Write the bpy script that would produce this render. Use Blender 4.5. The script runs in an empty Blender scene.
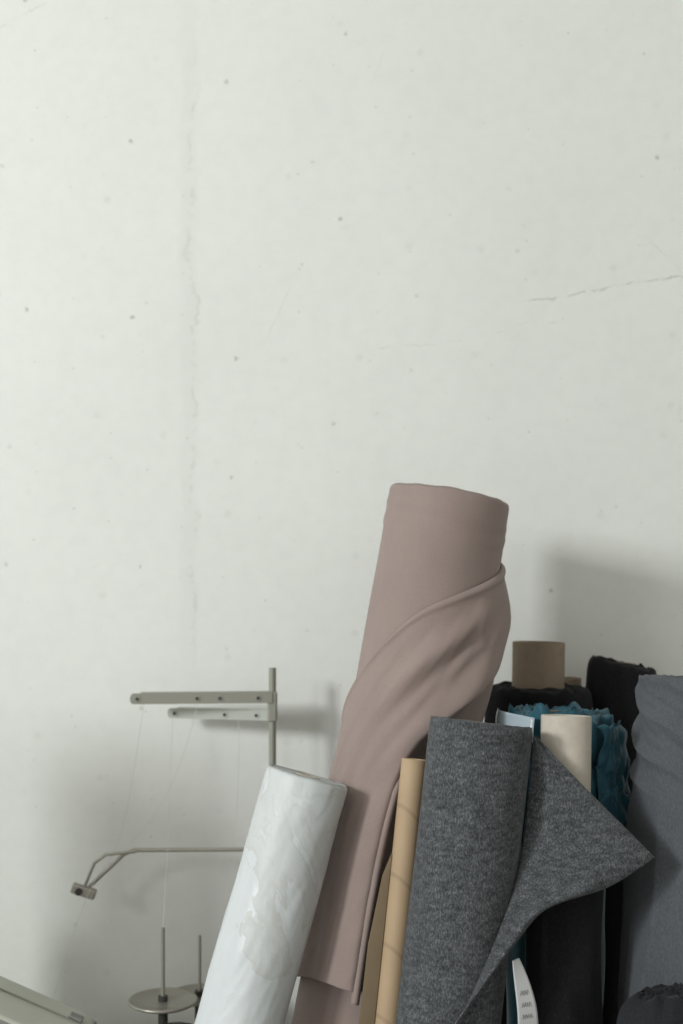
import bpy, bmesh, math, random
from mathutils import Vector, noise
random.seed(4)
sc = bpy.context.scene
sc.view_settings.view_transform = 'Standard'
sc.view_settings.look = 'None'
COL = sc.collection

# ------------------------------------------------------------ materials
def mat(name, col, rough=0.8, spec=0.3):
    m = bpy.data.materials.new(name); m.use_nodes = True
    nt = m.node_tree; b = nt.nodes['Principled BSDF']
    b.inputs['Base Color'].default_value = (*col, 1)
    b.inputs['Roughness'].default_value = rough
    b.inputs['Specular IOR Level'].default_value = spec
    return m, nt, b

def N(nt, t, **kw):
    n = nt.nodes.new(t)
    for k, v in kw.items():
        if k in n.inputs.keys(): n.inputs[k].default_value = v
        else: setattr(n, k, v)
    return n

def coords(nt, scale=(1, 1, 1), kind='Object', rot=(0,0,0)):
    tc = N(nt, 'ShaderNodeTexCoord'); mp = N(nt, 'ShaderNodeMapping')
    mp.inputs['Scale'].default_value = scale
    mp.inputs['Rotation'].default_value = rot
    nt.links.new(tc.outputs[kind], mp.inputs[0]); return mp.outputs[0]

def ramp(nt, src, stops):
    r = N(nt, 'ShaderNodeValToRGB')
    el = r.color_ramp.elements
    while len(el) < len(stops): el.new(0.5)
    for e, (p, c) in zip(el, stops):
        e.position = p; e.color = (*c, 1) if len(c) == 3 else c
    nt.links.new(src, r.inputs[0]); return r.outputs[0]

def mix(nt, fac, a, b, mode='MIX'):
    m = N(nt, 'ShaderNodeMix', data_type='RGBA', blend_type=mode)
    for s, v in ((m.inputs[0], fac), (m.inputs[6], a), (m.inputs[7], b)):
        if hasattr(v, 'is_output'): nt.links.new(v, s)
        elif isinstance(v, tuple): s.default_value = (*v, 1)
        else: s.default_value = v
    return m.outputs[2]

def bump(nt, b, src, strength=0.3, dist=0.002):
    n = N(nt, 'ShaderNodeBump'); n.inputs['Strength'].default_value = strength
    n.inputs['Distance'].default_value = dist
    nt.links.new(src, n.inputs['Height']); nt.links.new(n.outputs[0], b.inputs['Normal'])

def cloth(name, c, var=0.12, scale=900, sheen=0.2, rough=0.9, bs=0.25, stretch=(1, 1, 0.5)):
    m, nt, b = mat(name, c, rough, 0.15)
    co = coords(nt, stretch)
    n1 = N(nt, 'ShaderNodeTexNoise', Scale=scale, Detail=2.0); nt.links.new(co, n1.inputs['Vector'])
    n2 = N(nt, 'ShaderNodeTexNoise', Scale=14.0, Detail=3.0); nt.links.new(co, n2.inputs['Vector'])
    lo = tuple(x * (1 - var) for x in c); hi = tuple(min(1, x * (1 + var)) for x in c)
    a = ramp(nt, n1.outputs[0], [(0.3, lo), (0.7, hi)])
    g = ramp(nt, n2.outputs[0], [(0.3, (0.93,) * 3), (0.7, (1.05,) * 3)])
    nt.links.new(mix(nt, 1.0, a, g, 'MULTIPLY'), b.inputs['Base Color'])
    b.inputs['Sheen Weight'].default_value = sheen
    b.inputs['Sheen Roughness'].default_value = 0.5
    bump(nt, b, n1.outputs[0], bs, 0.001)
    return m

M_mauve = cloth('mauve_jersey', (0.290, 0.228, 0.211), 0.045, 650, 0.15, bs=0.2)
M_blue = cloth('slate_blue_cotton', (0.088, 0.096, 0.108), 0.14, 420, 0.08, bs=0.4)
M_black = cloth('black_wool', (0.012, 0.012, 0.014), 0.3, 500, 0.03)
M_navy = cloth('dark_navy_cotton', (0.020, 0.021, 0.025), 0.25, 500, 0.05)
M_teal = cloth('teal_satin', (0.030, 0.105, 0.145), 0.12, 500, 0.1, 0.45)
M_card = cloth('cardboard_brown', (0.26, 0.205, 0.155), 0.05, 90, 0, 0.85, 0.1, (1, 1, 1))
M_beige = cloth('cardboard_beige', (0.50, 0.46, 0.40), 0.05, 90, 0, 0.85, 0.1, (1, 1, 1))

def heather(name, lo, mid, hi):
    m, nt, b = mat(name, mid, 0.92, 0.15)
    co = coords(nt, (1, 1, 0.45), rot=(0, 0.12, 0))
    n1 = N(nt, 'ShaderNodeTexNoise', Scale=520.0, Detail=3.0, Roughness=0.7); nt.links.new(co, n1.inputs['Vector'])
    co2 = coords(nt, (0.35, 0.35, 1.0), rot=(0, 0.12, 0))
    n2 = N(nt, 'ShaderNodeTexNoise', Scale=150.0, Detail=4.0, Roughness=0.7); nt.links.new(co2, n2.inputs['Vector'])
    a = ramp(nt, n1.outputs[0], [(0.33, lo), (0.5, mid), (0.68, hi)])
    g = ramp(nt, n2.outputs[0], [(0.32, (0.62,) * 3), (0.68, (1.42,) * 3)])
    nt.links.new(mix(nt, 1.0, a, g, 'MULTIPLY'), b.inputs['Base Color'])
    b.inputs['Sheen Weight'].default_value = 0.1
    bump(nt, b, n1.outputs[0], 0.3, 0.001)
    return m
M_char = heather('charcoal_heather_felt', (0.034, 0.037, 0.041), (0.066, 0.071, 0.077), (0.138, 0.145, 0.154))

def kraft(name, c):
    m, nt, b = mat(name, c, 0.6, 0.3)
    co = coords(nt, (1, 1, 1), rot=(0.5, 0.9, 0))
    w = N(nt, 'ShaderNodeTexWave', Scale=4.2, Distortion=0.3); nt.links.new(co, w.inputs['Vector'])
    a = ramp(nt, w.outputs[0], [(0.0, tuple(x * 0.82 for x in c)), (0.02, c), (1.0, tuple(x * 1.05 for x in c))])
    nt.links.new(a, b.inputs['Base Color']); return m
M_kraft = kraft('kraft_paper', (0.41, 0.30, 0.19))
M_kraft_d = cloth('kraft_paper_sheet', (0.17, 0.128, 0.08), 0.05, 60, 0, 0.7, 0.1)

M_white, nt, b = mat('white_film_wrap', (0.6, 0.62, 0.63), 0.34, 0.45)
co = coords(nt, (1, 1, 0.75), rot=(0.3, 0.5, 0))
n1 = N(nt, 'ShaderNodeTexNoise', Scale=6.0, Detail=6.0, Roughness=0.55, Distortion=0.8); nt.links.new(co, n1.inputs['Vector'])
n5 = N(nt, 'ShaderNodeTexNoise', Scale=22.0, Detail=3.0, Roughness=0.5, Distortion=2.0); nt.links.new(co, n5.inputs['Vector'])
edge = ramp(nt, n1.outputs[0], [(0.0, (0, 0, 0)), (0.545, (0.0,) * 3), (0.555, (0.75,) * 3), (0.575, (0.40,) * 3), (0.63, (0.2,) * 3), (0.64, (0.55,) * 3), (0.66, (0.05,) * 3)])
nt.links.new(mix(nt, edge, (0.585, 0.62, 0.64), (0.48, 0.485, 0.465)), b.inputs['Base Color'])
nt.links.new(ramp(nt, n1.outputs[0], [(0.54, (0.34,) * 3), (0.56, (0.5,) * 3)]), b.inputs['Roughness'])
ad = N(nt, 'ShaderNodeMath', operation='ADD'); nt.links.new(n1.outputs[0], ad.inputs[0])
ml = N(nt, 'ShaderNodeMath', operation='MULTIPLY'); nt.links.new(n5.outputs[0], ml.inputs[0]); ml.inputs[1].default_value = 0.22
nt.links.new(ml.outputs[0], ad.inputs[1])
bump(nt, b, ad.outputs[0], 0.38, 0.010)

M_metal, nt, b = mat('painted_metal_beige', (0.30, 0.30, 0.26), 0.4, 0.5); b.inputs['Metallic'].default_value = 0.25
M_metal2, nt, b = mat('painted_metal_light', (0.47, 0.49, 0.445), 0.4, 0.5)
M_steel, nt, b = mat('brushed_steel', (0.36, 0.34, 0.30), 0.35, 0.5); b.inputs['Metallic'].default_value = 0.6
M_dark = mat('dark_rubber', (0.05, 0.05, 0.048), 0.6)[0]
M_machine = mat('machine_enamel', (0.46, 0.47, 0.41), 0.35, 0.5)[0]
M_seam = mat('machine_seam', (0.22, 0.22, 0.20), 0.5)[0]
M_thread = mat('thread', (0.62, 0.63, 0.60), 0.8)[0]
M_paper = mat('paper', (0.62, 0.63, 0.65), 0.7)[0]
M_ink = mat('ink', (0.04, 0.04, 0.05), 0.7)[0]
M_film = mat('clear_label_film', (0.42, 0.5, 0.56), 0.15, 0.6)[0]

# ------------------------------------------------------------ mesh helpers
def mkobj(name, verts, faces, m, parent=None, smooth=True):
    me = bpy.data.meshes.new(name); me.from_pydata([tuple(v) for v in verts], [], faces); me.update()
    bm = bmesh.new(); bm.from_mesh(me); bmesh.ops.recalc_face_normals(bm, faces=bm.faces[:]); bm.to_mesh(me); bm.free()
    o = bpy.data.objects.new(name, me); COL.objects.link(o)
    for x in (m if isinstance(m, (list, tuple)) else [m]): me.materials.append(x)
    if smooth:
        for p in me.polygons: p.use_smooth = True
    if parent: o.parent = parent
    return o

def empty(name, loc=(0, 0, 0)):
    o = bpy.data.objects.new(name, None); COL.objects.link(o); o.empty_display_size = 0.05
    return o

def box(name, c, s, m, parent=None, bev=0.003, rot=(0, 0, 0)):
    bm = bmesh.new(); bmesh.ops.create_cube(bm, size=1)
    for v in bm.verts: v.co = Vector((v.co.x * s[0], v.co.y * s[1], v.co.z * s[2]))
    if bev: bmesh.ops.bevel(bm, geom=bm.edges[:], offset=bev, segments=3, affect='EDGES', profile=0.5)
    me = bpy.data.meshes.new(name); bm.to_mesh(me); bm.free(); me.materials.append(m)
    o = bpy.data.objects.new(name, me); COL.objects.link(o); o.location = c; o.rotation_euler = rot
    if parent: o.parent = parent
    return o

def tubec(name, pts, r, m, parent=None, cyc=False, smooth=False):
    cu = bpy.data.curves.new(name, 'CURVE'); cu.dimensions = '3D'; cu.bevel_depth = r; cu.bevel_resolution = 4
    cu.use_fill_caps = True
    if smooth:
        s = cu.splines.new('NURBS'); s.points.add(len(pts) - 1); s.use_endpoint_u = True; s.order_u = 3
    else:
        s = cu.splines.new('POLY'); s.points.add(len(pts) - 1)
    for p, q in zip(s.points, pts): p.co = (*q, 1)
    s.use_cyclic_u = cyc; s.resolution_u = 8
    cu.materials.append(m)
    tmp = bpy.data.objects.new(name + '_c', cu); COL.objects.link(tmp)
    dg = bpy.context.evaluated_depsgraph_get()
    me = bpy.data.meshes.new_from_object(tmp.evaluated_get(dg))
    bpy.data.objects.remove(tmp)
    o = bpy.data.objects.new(name, me); COL.objects.link(o)
    for p in me.polygons: p.use_smooth = True
    if parent: o.parent = parent
    return o

def interp(tab, x):
    if x <= tab[0][0]: return tab[0][1]
    for (a, va), (b2, vb) in zip(tab, tab[1:]):
        if x <= b2:
            t = (x - a) / (b2 - a)
            return va + (vb - va) * t
    return tab[-1][1]

def sinterp(tab, x):
    n = len(tab)
    if x <= tab[0][0]: return tab[0][1]
    if x >= tab[-1][0]: return tab[-1][1]
    for i in range(n - 1):
        x0, y0 = tab[i]; x1, y1 = tab[i + 1]
        if x <= x1:
            m0 = (y1 - tab[i - 1][1]) / (x1 - tab[i - 1][0]) if i > 0 else (y1 - y0) / (x1 - x0)
            m1 = (tab[i + 2][1] - y0) / (tab[i + 2][0] - x0) if i < n - 2 else (y1 - y0) / (x1 - x0)
            h = x1 - x0; t = (x - x0) / h
            return (2*t**3-3*t**2+1)*y0 + (t**3-2*t**2+t)*h*m0 + (-2*t**3+3*t**2)*y1 + (t**3-t**2)*h*m1

class Axis:
    """leaning roll: top centre, lean slopes dx/dz, dy/dz (upwards)"""
    def __init__(s, top, sx, sy, r):
        s.top = Vector(top); s.a = Vector((sx, sy, 1)).normalized(); s.r = r
        s.e1 = (Vector((1, 0, 0)) - s.a * s.a.x).normalized()
        s.ef = -s.a.cross(s.e1)
        if s.ef.y > 0: s.ef = -s.ef
        tilt = math.acos(s.a.z)
        s.L = (s.top.z - r * math.sin(tilt) * 1.03) / s.a.z
    def P(s, phi, d, rho):
        return s.top - s.a * d + s.e1 * (rho * math.sin(phi)) + s.ef * (rho * math.cos(phi))

def roll(name, ax, m, core_r=0.025, core_out=0.0, f=None, mcore=None, nphi=96, ns=120, edge_n=0.002,
         seed=0.0, captilt=None, core_name='cardboard_core', thick=0.005):
    verts, faces = [], []
    for j in range(ns + 1):
        t = j / ns; s = t * ax.L
        for i in range(nphi):
            ph = 2 * math.pi * i / nphi
            dr = f(ph if ph <= math.pi else ph - 2 * math.pi, s) if f else 0.0
            dr += 0.0012 * noise.noise(Vector((math.sin(ph) * 2, math.cos(ph) * 2, s * 5 + seed)))
            ss = s
            e = math.exp(-s / 0.03)
            ss -= e * edge_n * noise.noise(Vector((math.sin(ph) * 3, math.cos(ph) * 3, seed)))
            if captilt: ss -= e * captilt * math.sin(ph)
            if j == 0: dr -= 0.0015
            verts.append(ax.P(ph, ss, ax.r + dr))
    for j in range(ns):
        for i in range(nphi):
            a = j * nphi + i; b_ = j * nphi + (i + 1) % nphi
            faces.append((a, b_, b_ + nphi, a + nphi))
    prev = [k for k in range(nphi)]
    dr0 = f(0.0, 0.0) if f else 0.0
    R0 = ax.r + min(0.0, dr0)
    nr = 22
    for k in range(1, nr + 1):
        rr = R0 + (core_r - R0) * k / nr
        cur = []
        for i in range(nphi):
            ph = 2 * math.pi * i / nphi
            off = 0.0012 * ((k + i / nphi) % 2) + edge_n * 0.8 * noise.noise(Vector((math.sin(ph) * 2, math.cos(ph) * 2, k * 0.35 + seed)))
            cur.append(len(verts))
            ss = 0.001 + off
            if captilt: ss -= captilt * math.sin(ph) * rr / ax.r
            verts.append(ax.P(ph, ss, rr - 0.001))
        for i in range(nphi):
            faces.append((prev[i], cur[i], cur[(i + 1) % nphi], prev[(i + 1) % nphi]))
        prev = cur
    cur = []
    for i in range(nphi):
        cur.append(len(verts)); verts.append(ax.P(2 * math.pi * i / nphi, 0.12 if mcore else 0.004, core_r - 0.001))
    for i in range(nphi):
        faces.append((prev[i], cur[i], cur[(i + 1) % nphi], prev[(i + 1) % nphi]))
    faces.append(tuple(cur))
    faces.append(tuple(ns * nphi + i for i in range(nphi)))
    o = mkobj(name, verts, faces, m)
    if mcore:
        cv, cf = [], []; n2 = 48; ro = core_r - 0.0015; ri = ro - thick
        prof = [(0.10, ro), (-core_out + 0.001, ro), (-core_out, ro - 0.001), (-core_out, ri + 0.001), (-core_out + 0.001, ri), (0.10, ri)]
        for d, rr in prof:
            for i in range(n2): cv.append(ax.P(2 * math.pi * i / n2, d, rr))
        for q in range(len(prof) - 1):
            for i in range(n2):
                a = q * n2 + i; b_ = q * n2 + (i + 1) % n2
                cf.append((a, b_, b_ + n2, a + n2))
        cf.append(tuple((len(prof) - 1) * n2 + i for i in range(n2)))
        mkobj(core_name, cv, cf, mcore, o)
    return o

def tube(name, ax, m, thick=0.004):
    n2 = 64; cv, cf = [], []
    prof = [(ax.L, ax.r)] + [(ax.L * (1 - k / 30), ax.r) for k in range(1, 30)] + [(0.001, ax.r), (0, ax.r - 0.001), (0, ax.r - thick + 0.001), (0.001, ax.r - thick), (0.25, ax.r - thick)]
    for d, rr in prof:
        for i in range(n2): cv.append(ax.P(2 * math.pi * i / n2, d, rr))
    for q in range(len(prof) - 1):
        for i in range(n2):
            a = q * n2 + i; b_ = q * n2 + (i + 1) % n2
            cf.append((a, b_, b_ + n2, a + n2))
    cf.append(tuple((len(prof) - 1) * n2 + i for i in range(n2)))
    cf.append(tuple(range(n2)))
    return mkobj(name, cv, cf, m)

def sheet(name, fn, nu, nv, m, parent=None, thick=0.0018):
    vs = [fn(i / nu, j / nv) for j in range(nv + 1) for i in range(nu + 1)]
    fs = [(j*(nu+1)+i, j*(nu+1)+i+1, (j+1)*(nu+1)+i+1, (j+1)*(nu+1)+i) for j in range(nv) for i in range(nu)]
    o = mkobj(name, vs, fs, m, parent)
    sm = o.modifiers.new('thickness', 'SOLIDIFY'); sm.thickness = thick; sm.offset = 0
    return o

D = math.radians
# ------------------------------------------------------------ room
wall_m, nt, b = mat('painted_plaster', (0.76, 0.79, 0.76), 0.75, 0.25)
geo = N(nt, 'ShaderNodeNewGeometry')
P0 = geo.outputs['Position']
big = N(nt, 'ShaderNodeTexNoise', Scale=2.2, Detail=6.0, Roughness=0.6); nt.links.new(P0, big.inputs['Vector'])
c0 = ramp(nt, big.outputs[0], [(0.3, (0.740, 0.757, 0.730)), (0.7, (0.79, 0.805, 0.778))])
fine = N(nt, 'ShaderNodeTexNoise', Scale=34.0, Detail=6.0, Roughness=0.65); nt.links.new(P0, fine.inputs['Vector'])
c1 = mix(nt, 1.0, c0, ramp(nt, fine.outputs[0], [(0.3, (0.965,) * 3), (0.58, (1.0,) * 3)]), 'MULTIPLY')
sep = N(nt, 'ShaderNodeSeparateXYZ'); nt.links.new(P0, sep.inputs[0])
def M2(op, a, b_=None, c_=None, clamp=False):
    n = N(nt, 'ShaderNodeMath', operation=op); n.use_clamp = clamp
    for k, v in enumerate((a, b_, c_)):
        if v is None: continue
        if hasattr(v, 'is_output'): nt.links.new(v, n.inputs[k])
        else: n.inputs[k].default_value = v
    return n.outputs[0]
X, Z = sep.outputs[0], sep.outputs[2]
wob = N(nt, 'ShaderNodeTexNoise', Scale=7.0, Detail=5.0, Roughness=0.7); nt.links.new(P0, wob.inputs['Vector'])
wv = M2('SUBTRACT', wob.outputs[0], 0.5)
def smooth(v, lo, hi):
    n = N(nt, 'ShaderNodeMapRange', interpolation_type='SMOOTHSTEP')
    nt.links.new(v, n.inputs[0]); n.inputs[1].default_value = lo; n.inputs[2].default_value = hi
    return n.outputs[0]
def inv(v): return M2('SUBTRACT', 1.0, v)
def band(v, c, w, soft):
    d = M2('ABSOLUTE', M2('SUBTRACT', v, c)); return inv(smooth(d, w, w + soft))
def mul(*a):
    r = a[0]
    for q in a[1:]: r = M2('MULTIPLY', r, q)
    return r
def rng(v, lo, hi, s=0.03): return mul(smooth(v, lo - s, lo + s), inv(smooth(v, hi - s, hi + s)))
xd = M2('ADD', X, M2('MULTIPLY', wv, 0.05))
chase = mul(band(xd, -0.268, 0.006, 0.016), rng(Z, 1.36, 2.48, 0.14), smooth(fine.outputs[0], 0.30, 0.60))
cr1 = mul(band(M2('ADD', X, M2('MULTIPLY', wv, 0.09)), -0.262, 0.0006, 0.0045), rng(Z, 1.36, 2.38, 0.1), smooth(fine.outputs[0], 0.45, 0.6))
zr = M2('SUBTRACT', M2('ADD', Z, M2('MULTIPLY', wv, 0.06)), M2('MULTIPLY', X, 0.17))
cr2 = mul(band(zr, 1.913, 0.0004, 0.0026), rng(X, 0.33, 0.9, 0.01), smooth(fine.outputs[0], 0.43, 0.57))
cr3 = mul(band(zr, 1.868, 0.0004, 0.002), rng(X, -0.02, 0.42, 0.08), smooth(fine.outputs[0], 0.5, 0.6))
def scratch(x0, z0, slope, half):
    v = M2('SUBTRACT', M2('SUBTRACT', Z, z0), M2('MULTIPLY', M2('SUBTRACT', X, x0), slope))
    v = M2('ADD', v, M2('MULTIPLY', wv, 0.03))
    return mul(band(v, 0.0, 0.0004, 0.002), rng(X, x0 - half, x0 + half, 0.006), smooth(fine.outputs[0], 0.42, 0.52))
sc1 = scratch(-0.112, 1.945, 2.2, 0.022); sc2 = scratch(0.065, 2.385, 3.0, 0.008); sc3 = scratch(-0.57, 2.47, 0.5, 0.05); sc4 = scratch(0.57, 2.05, -1.0, 0.03)
def chips(scale, th, soft, seedx, lo=0.0):
    mp = N(nt, 'ShaderNodeMapping'); mp.inputs['Location'].default_value = (seedx, 0.0, 1.7); nt.links.new(P0, mp.inputs[0])
    w2 = N(nt, 'ShaderNodeTexNoise', Scale=110.0, Detail=3.0, Roughness=0.7); nt.links.new(P0, w2.inputs['Vector'])
    v = N(nt, 'ShaderNodeTexVoronoi', Scale=scale); v.voronoi_dimensions = '2D'
    sw = N(nt, 'ShaderNodeSeparateXYZ'); nt.links.new(mp.outputs[0], sw.inputs[0])
    cb = N(nt, 'ShaderNodeCombineXYZ'); nt.links.new(sw.outputs[0], cb.inputs[0]); nt.links.new(sw.outputs[2], cb.inputs[1])
    nt.links.new(cb.outputs[0], v.inputs['Vector'])
    s_ = N(nt, 'ShaderNodeSeparateColor'); nt.links.new(v.outputs['Color'], s_.inputs[0])
    dist = M2('ADD', v.outputs['Distance'], M2('MULTIPLY', M2('SUBTRACT', w2.outputs[0], 0.5), th * 4.5))
    return mul(inv(smooth(dist, th * 0.4, th + soft)), smooth(s_.outputs[0], lo, 1.0))
ch1 = chips(5.5, 0.017, 0.012, 0.35, 0.35); ch2 = chips(15.0, 0.018, 0.022, 4.0, 0.5); ch3 = chips(9.0, 0.03, 0.06, 7.3, 0.45)
def mx(*a):
    r = a[0]
    for q in a[1:]: r = M2('MAXIMUM', r, q)
    return r
dark = mx(mul(cr1, 0.17), mul(cr2, 0.5), mul(cr3, 0.18), mul(ch1, 0.65), mul(ch2, 0.42), mul(ch3, 0.13),
          mul(sc1, 0.25), mul(sc2, 0.35), mul(sc3, 0.25), mul(sc4, 0.2))
c2 = mix(nt, mul(chase, 0.22), c1, (0.54, 0.585, 0.56))
c3 = mix(nt, dark, c2, (0.33, 0.34, 0.30))
nt.links.new(c3, b.inputs['Base Color'])
hh = M2('SUBTRACT', M2('ADD', M2('MULTIPLY', fine.outputs[0], 0.3), M2('MULTIPLY', big.outputs[0], 0.6)), dark)
bump(nt, b, hh, 0.22, 0.004)
H = 4.0
box('wall_back', (-1.0, 0.05, H / 2), (6.0, 0.1, H), wall_m, bev=0)
plain = mat('white_paint', (0.6, 0.6, 0.57), 0.8)[0]
box('unseen_wall_right', (2.05, -2.5, H / 2), (0.1, 5.0, H), plain, bev=0)  # unseen side wall, put in to cut ambient light from the right
box('unseen_ceiling', (-1.0, -2.45, H + 0.05), (6.2, 5.1, 0.1), plain, bev=0)  # unseen, added with the side wall to make the ambient light directional
fm, nt, b = mat('concrete_floor', (0.30, 0.29, 0.27), 0.6)
n_ = N(nt, 'ShaderNodeTexNoise', Scale=4.0, Detail=8.0); nt.links.new(coords(nt), n_.inputs['Vector'])
nt.links.new(ramp(nt, n_.outputs[0], [(0.3, (0.22, 0.20, 0.17)), (0.7, (0.32, 0.29, 0.25))]), b.inputs['Base Color'])
box('floor', (-1.0, -2.45, -0.05), (6.2, 5.1, 0.1), fm, bev=0)
box('baseboard_back', (-1.0, -0.008, 0.04), (6.0, 0.016, 0.08), M_metal2, bev=0.003)

# ------------------------------------------------------------ mauve roll
A_m = Axis((0.168, -0.30, 1.623), 0.189, 0.14, 0.093)
spiral = [(-180, .47), (-120, .40), (-90, .345), (-65, .300), (-37, .240), (-12, .192), (10, .165), (50, .125), (90, .090), (135, .062), (180, .045)]
def f_mauve(ph, s):
    d = 0.0016 * math.exp(-((s - 0.05 - 0.02 * math.sin(ph * 2)) / 0.006) ** 2)
    d += 0.0012 * math.exp(-((s - 0.03 - 0.012 * math.sin(ph + 1)) / 0.004) ** 2)
    d += 0.0010 * math.sin(ph * 3 + s * 30) * math.exp(-s / 0.2)
    return d
mauve = roll('mauve_fabric_roll', A_m, M_mauve, core_r=0.04, f=f_mauve, mcore=M_card, nphi=160, ns=320, edge_n=0.003, seed=2.2)

phiA = [(0.10, 92), (0.17, 84), (0.23, 70), (0.28, 48), (0.33, 22), (0.38, 2), (0.45, -8), (0.6, -11), (0.8, -9)]
phiB = [(0.12, 70), (0.17, 45), (0.24, 10), (0.32, -22), (0.42, -46), (0.55, -56), (0.8, -60)]
phiC = [(0.16, 98), (0.24, 88), (0.32, 66), (0.42, 45), (0.6, 38), (0.8, 36)]
phiD = [(0.22, 45), (0.30, 8), (0.38, -20), (0.5, -34), (0.8, -35)]
def g(x, w): return math.exp(-(x / w) ** 2)
def drape(u, v):
    phd = -175 + u * 335
    s0 = sinterp(spiral, phd)
    hem = 0.735 + 0.006 * math.sin(phd * 0.05) - 0.00012 * (phd + 40)
    s = s0 + (hem - s0) * v
    e = s - s0
    lip = 0.0045 * (1 - math.exp(-(e + 0.001) / 0.003))
    roll_ = 0.003 * g(e - 0.006, 0.006)
    grow = min(1, e / 0.09); grow = grow * grow * (3 - 2 * grow)
    low = min(1, max(0, (s - 0.22) / 0.25))
    h = 0.002 + lip + roll_
    dA = phd - sinterp(phiA, s)
    h += grow * (0.022 + 0.012 * low) * (g(dA, 7) if dA > 0 else g(dA, 22))
    h += grow * (0.014 - 0.004 * low) * g(phd - sinterp(phiB, s), 13)
    h += grow * 0.013 * g(phd - sinterp(phiC, s), 9)
    h += grow * (0.004 + 0.004 * low) * g(phd - sinterp(phiD, s), 7)
    flow = phd + 260 * s
    n1 = noise.noise(Vector((flow * 0.05, s * 2.0, 0.7)))
    n2 = noise.noise(Vector((flow * 0.13, s * 3.0, 4.7)))
    h += grow * (0.006 * n1 + 0.0022 * n2) * (1 - 0.4 * low) + 0.003 * grow
    h = max(h, 0.0028)
    if e < 0.003: h = min(h, 0.0025 + e * 1.2)
    return A_m.P(D(phd), s, A_m.r + h)
sheet('draped_cloth', drape, 340, 280, M_mauve, mauve, 0.0022)
def selv(u, v):
    s = 0.37 + v * 0.375
    ang = u * 2 * math.pi
    phd = sinterp(phiA, s) + 4
    wgt = min(1, (s - 0.37) / 0.08)
    c = A_m.P(D(phd), s, A_m.r + 0.017 + 0.018 * wgt)
    rr = 0.002 + 0.006 * wgt
    return c + A_m.e1 * (rr * 0.7 * math.cos(ang)) + A_m.ef * (rr * math.sin(ang))
sheet('selvedge_fold', selv, 20, 80, M_mauve, mauve, 0.001)

# ------------------------------------------------------------ white film roll
A_w = Axis((-0.047, -0.48, 1.226), 0.284, 0.14, 0.0595)
def f_white(ph, s):
    return 0.0016 * noise.noise(Vector((math.sin(ph) * 1.2, math.cos(ph) * 1.2 , s * 9))) - 0.002 * math.exp(-s / 0.003) + \
        0.0018 * abs(noise.noise(Vector((math.sin(ph) * 3 + s * 10, math.cos(ph) * 3, s * 12))))
roll('white_fabric_roll', A_w, M_white, core_r=0.02, f=f_white, mcore=M_beige, nphi=128, ns=240, edge_n=0.0006, seed=5)

# ------------------------------------------------------------ kraft roll
A_k = Axis((0.103, -0.508, 1.254), 0.11, 0.12, 0.0185)
kr = tube('kraft_paper_roll', A_k, M_kraft, 0.003)
ed = [(0.0, 0.0), (0.05, 0.010), (0.2, 0.020), (0.5, 0.022), (1.0, 0.024)]
def ksheet(u, v):
    s = 0.135 + v * 0.62
    w = interp(ed, v)
    base = A_k.P(D(-75), s, A_k.r + 0.0005)
    return base + Vector((-w * u, 0.003 * u * u, 0.004 * u))
sheet('paper_sheet', ksheet, 14, 60, M_kraft_d, kr, 0.0008)

# ------------------------------------------------------------ charcoal roll + flap
A_c = Axis((0.192, -0.55, 1.312), 0.127, 0.14, 0.0705)
char = roll('charcoal_felt_roll', A_c, M_char, core_r=0.03, mcore=M_card, nphi=128, ns=160, edge_n=0.0022, seed=8,
            f=lambda ph, s: 0.0012 * math.sin(ph * 2 + 5 * s))
Aph = [(0, 72), (.2, 84), (.4, 84), (.55, 64), (.7, 46), (.8, 33), (.9, 15), (1, -4)]
As = [(0, .012), (.2, .06), (.4, .13), (.55, .20), (.7, .25), (.8, .29), (.9, .35), (1, .42)]
B = [(0, (.262, -.570, 1.297)), (.2, (.3305, -.580, 1.2254)), (.4, (.417, -.605, 1.140)), (.55, (.352, -.625, 1.106)),
     (.7, (.265, -.650, 1.082)), (.8, (.222, -.668, 1.040)), (.9, (.172, -.690, .985)), (1, (.132, -.702, .935))]
Bx = [(t, p[0]) for t, p in B]; By = [(t, p[1]) for t, p in B]; Bz = [(t, p[2]) for t, p in B]
def flap(u, v):
    t = v
    a = A_c.P(D(sinterp(Aph, t)), sinterp(As, t), A_c.r + 0.003)
    if t < 0.4: bpt = Vector((interp(Bx, t), interp(By, t), interp(Bz, t)))
    else:
        t4 = lambda L: sinterp([q for q in L if q[0] >= 0.4], t)
        bpt = Vector((t4(Bx), t4(By), t4(Bz)))
    p = a.lerp(bpt, u)
    bulge = math.sin(math.pi * min(1, u)) * (0.018 * math.sin(math.pi * min(1, t * 1.1)))
    p += Vector((0.1, -1, 0.1)) * bulge
    p += Vector((0, -1, 0)) * (0.004 * math.sin(u * 7 + t * 5) * u)
    return p
sheet('loose_flap', flap, 60, 120, M_char, char, 0.0022)

# ------------------------------------------------------------ back rolls
A_b1 = Axis((0.320, -0.185, 1.316), 0.02, 0.04, 0.086)
def f_b(ph, s):
    return 0.004 * noise.noise(Vector((math.sin(ph) * 2, math.cos(ph) * 2, s * 7))) - 0.006 * math.exp(-s / 0.006)
roll('black_fabric_roll', A_b1, M_black, core_r=0.044, core_out=0.072, f=f_b, mcore=M_card, edge_n=0.008, seed=3, thick=0.004, ns=260)
A_b2 = Axis((0.466, -0.135, 1.349), 0.05, 0.03, 0.057)
roll('black_fabric_roll.001', A_b2, M_black, core_r=0.025, f=f_b, mcore=M_card, edge_n=0.010, seed=6, captilt=-0.008, ns=260)
A_s = Axis((0.392, -0.055, 1.315), 0.01, 0.02, 0.02)
tube('cardboard_tube', A_s, M_card)

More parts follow.
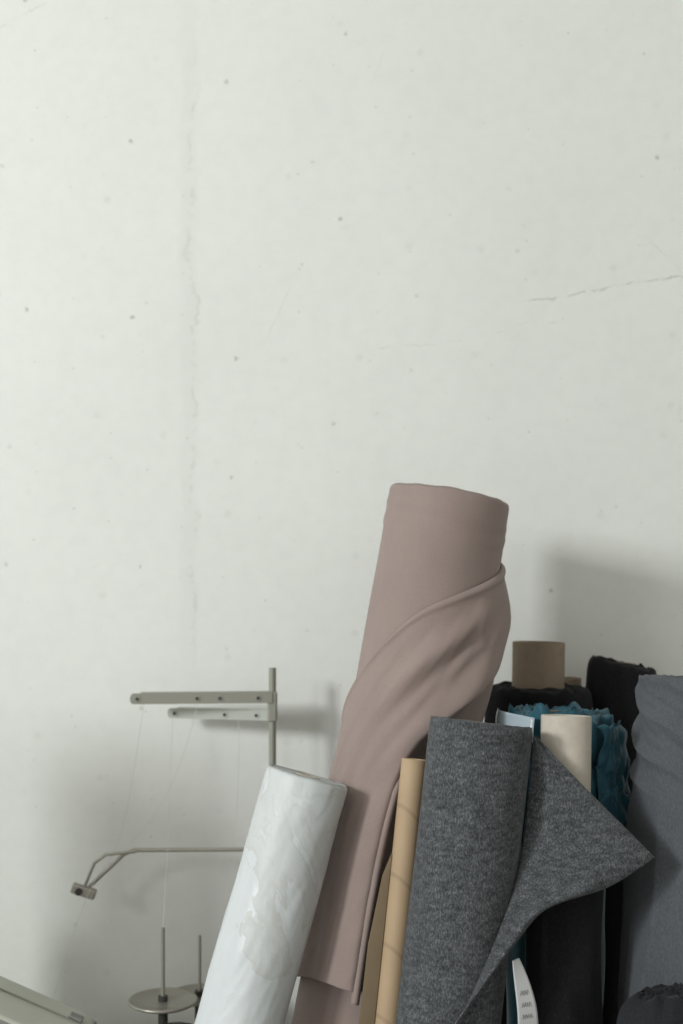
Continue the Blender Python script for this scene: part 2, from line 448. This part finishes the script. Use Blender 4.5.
A_t = Axis((0.328, -0.365, 1.300), 0.03, 0.06, 0.070)
def f_t(ph, s):
    fr = noise.noise(Vector((ph * 1.4 - s * 9, s * 5, 1.0)))
    fold = abs(math.sin(ph * 3.5 + s * 22 + 3.5 * fr))
    amp = 0.013 * math.exp(-max(0, s - 0.16) / 0.05)
    return (0.006 * fr + amp * (fold - 0.3))
teal = roll('teal_satin_roll', A_t, [M_teal], core_r=0.03, f=f_t, mcore=M_card, nphi=220, ns=320, edge_n=0.02, seed=9)
def tail(u, v):
    ph = D(30 + 85 * u)
    s = 0.015 + v * 0.20
    k = math.sin(math.pi * u)
    nz = noise.noise(Vector((u * 4, v * 4, 3))); nz2 = noise.noise(Vector((u * 9 + v * 4, v * 7, 8)))
    rr = A_t.r + 0.014 + 0.014 * k * (0.4 + v) + 0.012 * nz + 0.012 * abs(nz2)
    return A_t.P(ph + 0.15 * nz, s + 0.02 * math.sin(u * 9) * v + 0.02 * nz2, rr)
sheet('crumpled_tail', tail, 70, 70, M_teal, teal, 0.0015)
def lab(u, v):
    p = A_t.P(D(-88 + 56 * u), -0.004 + 0.036 * v + 0.008 * u, A_t.r + 0.022 + 0.003 * math.sin(u * 6 + v * 3))
    return p + Vector((-0.002 * (1 - u), -0.004 * (1 - u), 0))
sheet('clear_label', lab, 14, 10, M_film, teal, 0.0006)

A_n = Axis((0.310, -0.528, 1.195), 0.03, 0.10, 0.053)
roll('navy_fabric_roll', A_n, M_black, core_r=0.0365, core_out=0.122, f=f_b, mcore=M_beige, edge_n=0.008, seed=13, thick=0.004)

# slate blue roll
A_g = Axis((0.516, -0.458, 1.362), 0.044, 0.12, 0.088)
def f_g(ph, s):
    d = 0.022 * min(1, max(0, (s - 0.06) / 0.38))
    nz = noise.noise(Vector((ph * 0.8, s * 7, 9.3)))
    # swags pulled diagonally round the head of the roll
    c = s - 0.045 * (ph + 1.2)
    q = c * 115 + 2.6 * nz
    env = min(1, s / 0.02) * math.exp(-(max(0, s - 0.10) / 0.07) ** 2)
    d += env * 0.0085 * ((1 - abs(math.sin(q * 0.5))) ** 1.6 - 0.3)
    d += env * 0.003 * noise.noise(Vector((ph * 2.0, c * 90, 5.3)))
    # long hanging folds lower down
    low = min(1, max(0, s - 0.12) * 6)
    q2 = ph * 4.2 + s * 5.0 + 2.2 * noise.noise(Vector((ph * 0.7, s * 3, 3.0)))
    d += low * 0.010 * ((1 - abs(math.sin(q2))) ** 1.5 - 0.3)
    return d
slate = roll('slate_blue_fabric_roll', A_g, M_blue, core_r=0.04, f=f_g, mcore=M_card, nphi=240, ns=480, edge_n=0.008, seed=21)

A_d = Axis((0.408, -0.690, 0.990), 0.02, 0.10, 0.054)
def f_d(ph, s):
    return 0.006 * noise.noise(Vector((math.sin(ph) * 1.6, math.cos(ph) * 1.6, s * 9))) \
        + 0.005 * abs(noise.noise(Vector((math.sin(ph) * 2, math.cos(ph) * 2, s * 16)))) - 0.026 * math.exp(-s / 0.014)
roll('navy_fabric_roll.001', A_d, M_navy, core_r=0.006, f=f_d, ns=300, nphi=140, edge_n=0.008, seed=31, captilt=0.006)

def tag(u, v):
    x = 0.226 + 0.004 * v + (u - 0.5) * (0.028 - 0.018 * (1 - v) ** 3) + 0.012 * math.sin(v * 2.2)
    return Vector((x, -0.662 + 0.012 * u - 0.01 * math.sin(v * 3), 1.020 - 0.115 * v))
tg = sheet('paper_tag', tag, 10, 24, M_paper, None, 0.0006)
for k in range(4):
    pts = []
    for q in range(13):
        p = tag(0.25 + 0.5 * q / 12, 0.35 + k * 0.13 + 0.03 * math.sin(q * 2.1 + k)); p.y -= 0.0006; pts.append(tuple(p))
    tubec('handwriting_%d' % (k + 1), pts, 0.00022, M_ink, tg)

# ------------------------------------------------------------ worktable
TZ = 0.685
tb = empty('sewing_table')
box('tabletop', (-0.8025, -0.235, TZ - 0.015), (1.380, 0.43, 0.03), M_machine, tb, 0.004)
for k, (x, y) in enumerate([(-1.44, -0.41), (-1.44, -0.06), (-0.52, -0.41), (-0.52, -0.06)]):
    box('leg_%d' % (k + 1), (x, y, (TZ - 0.03) / 2), (0.04, 0.04, TZ - 0.03), M_metal, tb, 0.003)

# ------------------------------------------------------------ thread stand
ts = empty('thread_stand')
px, py = -0.1165, -0.10
tubec('pole', [(px, py, TZ), (px, py, 1.337)], 0.0062, M_metal, ts)
box('pole_foot', (px - 0.012, py, TZ + 0.006), (0.030, 0.05, 0.012), M_metal, ts, 0.003)
def arm(name, z, p0, p1, h, m, holes):
    p0 = Vector(p0); p1 = Vector(p1); d = (p1 - p0); L = d.length; ang = math.atan2(d.y, d.x)
    bm = bmesh.new()
    pts = []
    n = 10
    for i in range(n + 1):
        a = math.pi / 2 + math.pi * i / n
        pts.append((-L / 2 + h * 0.3 + math.cos(a) * h * 0.3, math.sin(a) * h / 2))
    pts += [(L / 2, -h / 2), (L / 2, h / 2)]
    t = 0.0035
    f_ = [bm.verts.new((x, -t, zz)) for x, zz in pts]; bk = [bm.verts.new((x, t, zz)) for x, zz in pts]
    bm.faces.new(f_); bm.faces.new(bk[::-1])
    for i in range(len(pts)):
        j = (i + 1) % len(pts); bm.faces.new((f_[i], bk[i], bk[j], f_[j]))
    r = bmesh.ops.create_cube(bm, size=1)
    for v in r['verts']: v.co = Vector((v.co.x * (L - h) + h * 0.5, v.co.y * 0.014 + 0.006, v.co.z * 0.0022 + h / 2))
    for hx in holes:
        for rad, dep in ((0.0048, t + 0.0015), (0.0028, t + 0.0022)):
            q = bmesh.ops.create_cone(bm, cap_ends=True, segments=20, radius1=rad, radius2=rad, depth=dep * 2)
            for v in q['verts']: v.co = Vector((-L / 2 + hx * L + v.co.x, v.co.z, v.co.y))
            if rad < 0.004:
                fs = set(f for v in q['verts'] for f in v.link_faces)
                for f in fs: f.material_index = 1
    bmesh.ops.recalc_face_normals(bm, faces=bm.faces[:])
    me = bpy.data.meshes.new(name); bm.to_mesh(me); bm.free(); me.materials.append(m); me.materials.append(M_dark)
    o = bpy.data.objects.new(name, me); COL.objects.link(o)
    c = (p0 + p1) / 2; o.location = (c.x, c.y, z); o.rotation_euler = (0, 0, ang); o.parent = ts
    return o
arm('upper_arm', 1.288, (-0.353, -0.125, 0), (px, -0.109, 0), 0.0175, M_metal, (0.05, 0.47, 0.63, 0.90))
arm('lower_arm', 1.255, (-0.298, -0.058, 0), (px, -0.090, 0), 0.0165, M_metal2, (0.07, 0.55, 0.85))
box('pole_clamp', (px, py, 1.272), (0.016, 0.020, 0.05), M_metal, ts, 0.003)
tubec('guide_rod', [(px, py, 1.031), (-0.350, py - 0.003, 1.030), (-0.366, py - 0.003, 1.024), (-0.428, py - 0.005, 0.966)], 0.0035, M_steel, ts)
tubec('guide_rod_return', [(-0.345, py - 0.012, 1.030), (-0.395, py - 0.016, 1.026), (-0.414, py - 0.016, 1.012), (-0.432, py - 0.010, 0.970)], 0.0028, M_steel, ts)
box('guide_clip', (-0.433, py - 0.010, 0.963), (0.042, 0.014, 0.017), M_steel, ts, 0.003, (0, D(18), 0))
tubec('clip_screw', [(-0.440, py - 0.022, 0.964), (-0.440, py - 0.014, 0.964)], 0.006, M_dark, ts)
def disc(name, c, r, m):
    n = 48; vs, fs = [], []
    prof = [(0, 0.0), (r * 0.3, 0.0), (r * 0.86, 0.0), (r * 0.95, 0.003), (r, 0.003), (r, -0.001), (r * 0.9, -0.004), (0, -0.004)]
    for rr, z in prof:
        for i in range(n):
            a = 2 * math.pi * i / n; vs.append((c[0] + max(rr, 0.0002) * math.cos(a), c[1] + max(rr, 0.0002) * math.sin(a), c[2] + z))
    for q in range(len(prof) - 1):
        for i in range(n): fs.append((q*n+i, q*n+(i+1)%n, (q+1)*n+(i+1)%n, (q+1)*n+i))
    return mkobj(name, vs, fs, m, ts)
for k, (x, y, top, r) in enumerate([(-0.290, -0.19, 0.925, 0.056), (-0.237, -0.125, 0.893, 0.05)]):
    disc('spool_plate_%d' % (k + 1), (x, y, 0.806 - 0.013 * k), r, M_steel)
    tubec('spool_pin_%d' % (k + 1), [(x, y, TZ), (x, y, top)], 0.0032 if k == 0 else 0.0028, M_metal, ts)
    tubec('spool_boss_%d' % (k + 1), [(x, y, TZ), (x, y, 0.814 - 0.013 * k)], 0.008, M_dark, ts)
disc('spool_plate_3', (-0.262, -0.25, 0.778), 0.034, M_dark)
tubec('spool_post_3', [(-0.262, -0.25, TZ), (-0.262, -0.25, 0.79)], 0.008, M_dark, ts)
th = [[(-0.33, -0.125, 1.28), (-0.35, -0.11, 1.15), (-0.375, -0.11, 1.03), (-0.432, -0.11, 0.965), (-0.47, -0.2, 0.80)],
      [(-0.29, -0.06, 1.25), (-0.291, -0.1, 1.05), (-0.290, -0.19, 0.925)],
      [(-0.24, -0.12, 1.28), (-0.27, -0.12, 1.16), (-0.34, -0.11, 1.05), (-0.43, -0.11, 0.968)],
      [(-0.175, -0.08, 1.25), (-0.17, -0.08, 1.10), (-0.2, -0.1, 0.9)]]
for k, p in enumerate(th): tubec('thread_%d' % (k + 1), p, 0.00045, M_thread, ts, smooth=True)

# ------------------------------------------------------------ overlock machine (corner visible)
mc = empty('overlock_sewing_machine')
def extr(name, prof, y0, y1, m, bev=0.006):
    bm = bmesh.new()
    a = [bm.verts.new((x, y0, z)) for x, z in prof]; b_ = [bm.verts.new((x, y1, z)) for x, z in prof]
    bm.faces.new(a); bm.faces.new(b_[::-1])
    for i in range(len(prof)):
        j = (i + 1) % len(prof); bm.faces.new((a[i], b_[i], b_[j], a[j]))
    bmesh.ops.recalc_face_normals(bm, faces=bm.faces[:])
    bmesh.ops.bevel(bm, geom=bm.edges[:], offset=bev, segments=3, affect='EDGES', profile=0.5)
    me = bpy.data.meshes.new(name); bm.to_mesh(me); bm.free(); me.materials.append(m)
    o = bpy.data.objects.new(name, me); COL.objects.link(o); o.parent = mc; return o
extr('body', [(-0.385, TZ + .001), (-0.383, 0.812), (-0.395, 0.822), (-0.540, 0.886), (-0.62, 0.915), (-0.74, 0.92), (-0.76, 0.90), (-0.76, TZ + .001)], -0.43, -0.29, M_machine)
extr('cover_seam', [(-0.384, 0.800), (-0.380, 0.806), (-0.392, 0.8155), (-0.538, 0.8795), (-0.54, 0.873), (-0.40, 0.811)], -0.4315, -0.2885, M_seam, 0.0008)
box('cover_groove', (-0.46, -0.345, 0.8516), (0.170, 0.003, 0.003), M_seam, mc, 0, (0, D(23.8), 0))
box('cover_latch', (-0.405, -0.33, 0.829), (0.022, 0.018, 0.006), M_seam, mc, 0.002, (0, D(23.8), 0))
extr('needle_head', [(-0.66, 0.86), (-0.66, 1.0), (-0.68, 1.03), (-0.76, 1.03), (-0.78, 1.0), (-0.78, 0.86)], -0.41, -0.30, M_machine)
tubec('hand_wheel_hub', [(-0.76, -0.36, 0.84), (-0.80, -0.36, 0.84)], 0.05, M_dark, mc)

# unseen upright roll, added only to cast a soft shadow on the wall
A_o = Axis((-0.975, -0.72, 1.46), 0.01, 0.02, 0.100)
roll('shadow_caster_roll', A_o, M_blue, core_r=0.03, mcore=M_card, ns=40, nphi=64)

# ------------------------------------------------------------ light
w = bpy.data.worlds.new('room_light'); sc.world = w; w.use_nodes = True
bg = w.node_tree.nodes['Background']; bg.inputs[0].default_value = (1.0, 0.985, 0.94, 1); bg.inputs[1].default_value = 0.69
def area(name, target, direction, dist, sx, sy, power, col=(1, 1, 1)):
    l = bpy.data.lights.new(name, 'AREA'); l.shape = 'RECTANGLE'; l.size = sx; l.size_y = sy; l.energy = power; l.color = col
    o = bpy.data.objects.new(name, l); COL.objects.link(o)
    d = Vector(direction).normalized(); o.location = Vector(target) - d * dist
    o.rotation_euler = d.to_track_quat('-Z', 'Y').to_euler(); return o
area('window_light_1', (0.1, -0.2, 1.4), (1.10, 1.0, -0.42), 5.0, 0.5, 0.8, 122, (0.97, 1.0, 0.985))
area('window_light_2', (0.1, -0.2, 1.4), (0.80, 1.0, -0.36), 5.0, 0.5, 0.7, 24, (0.97, 1.0, 0.985))

# ------------------------------------------------------------ camera
cam = bpy.data.cameras.new('camera'); co_ = bpy.data.objects.new('camera', cam); COL.objects.link(co_)
co_.location = (0, -2.5, 1.6); co_.rotation_euler = (math.pi / 2, 0, 0)
cam.sensor_fit = 'VERTICAL'; cam.sensor_height = 36; cam.lens = 50; cam.clip_start = 0.05
cam.dof.use_dof = True; cam.dof.focus_distance = 1.95; cam.dof.aperture_fstop = 3.2
sc.camera = co_
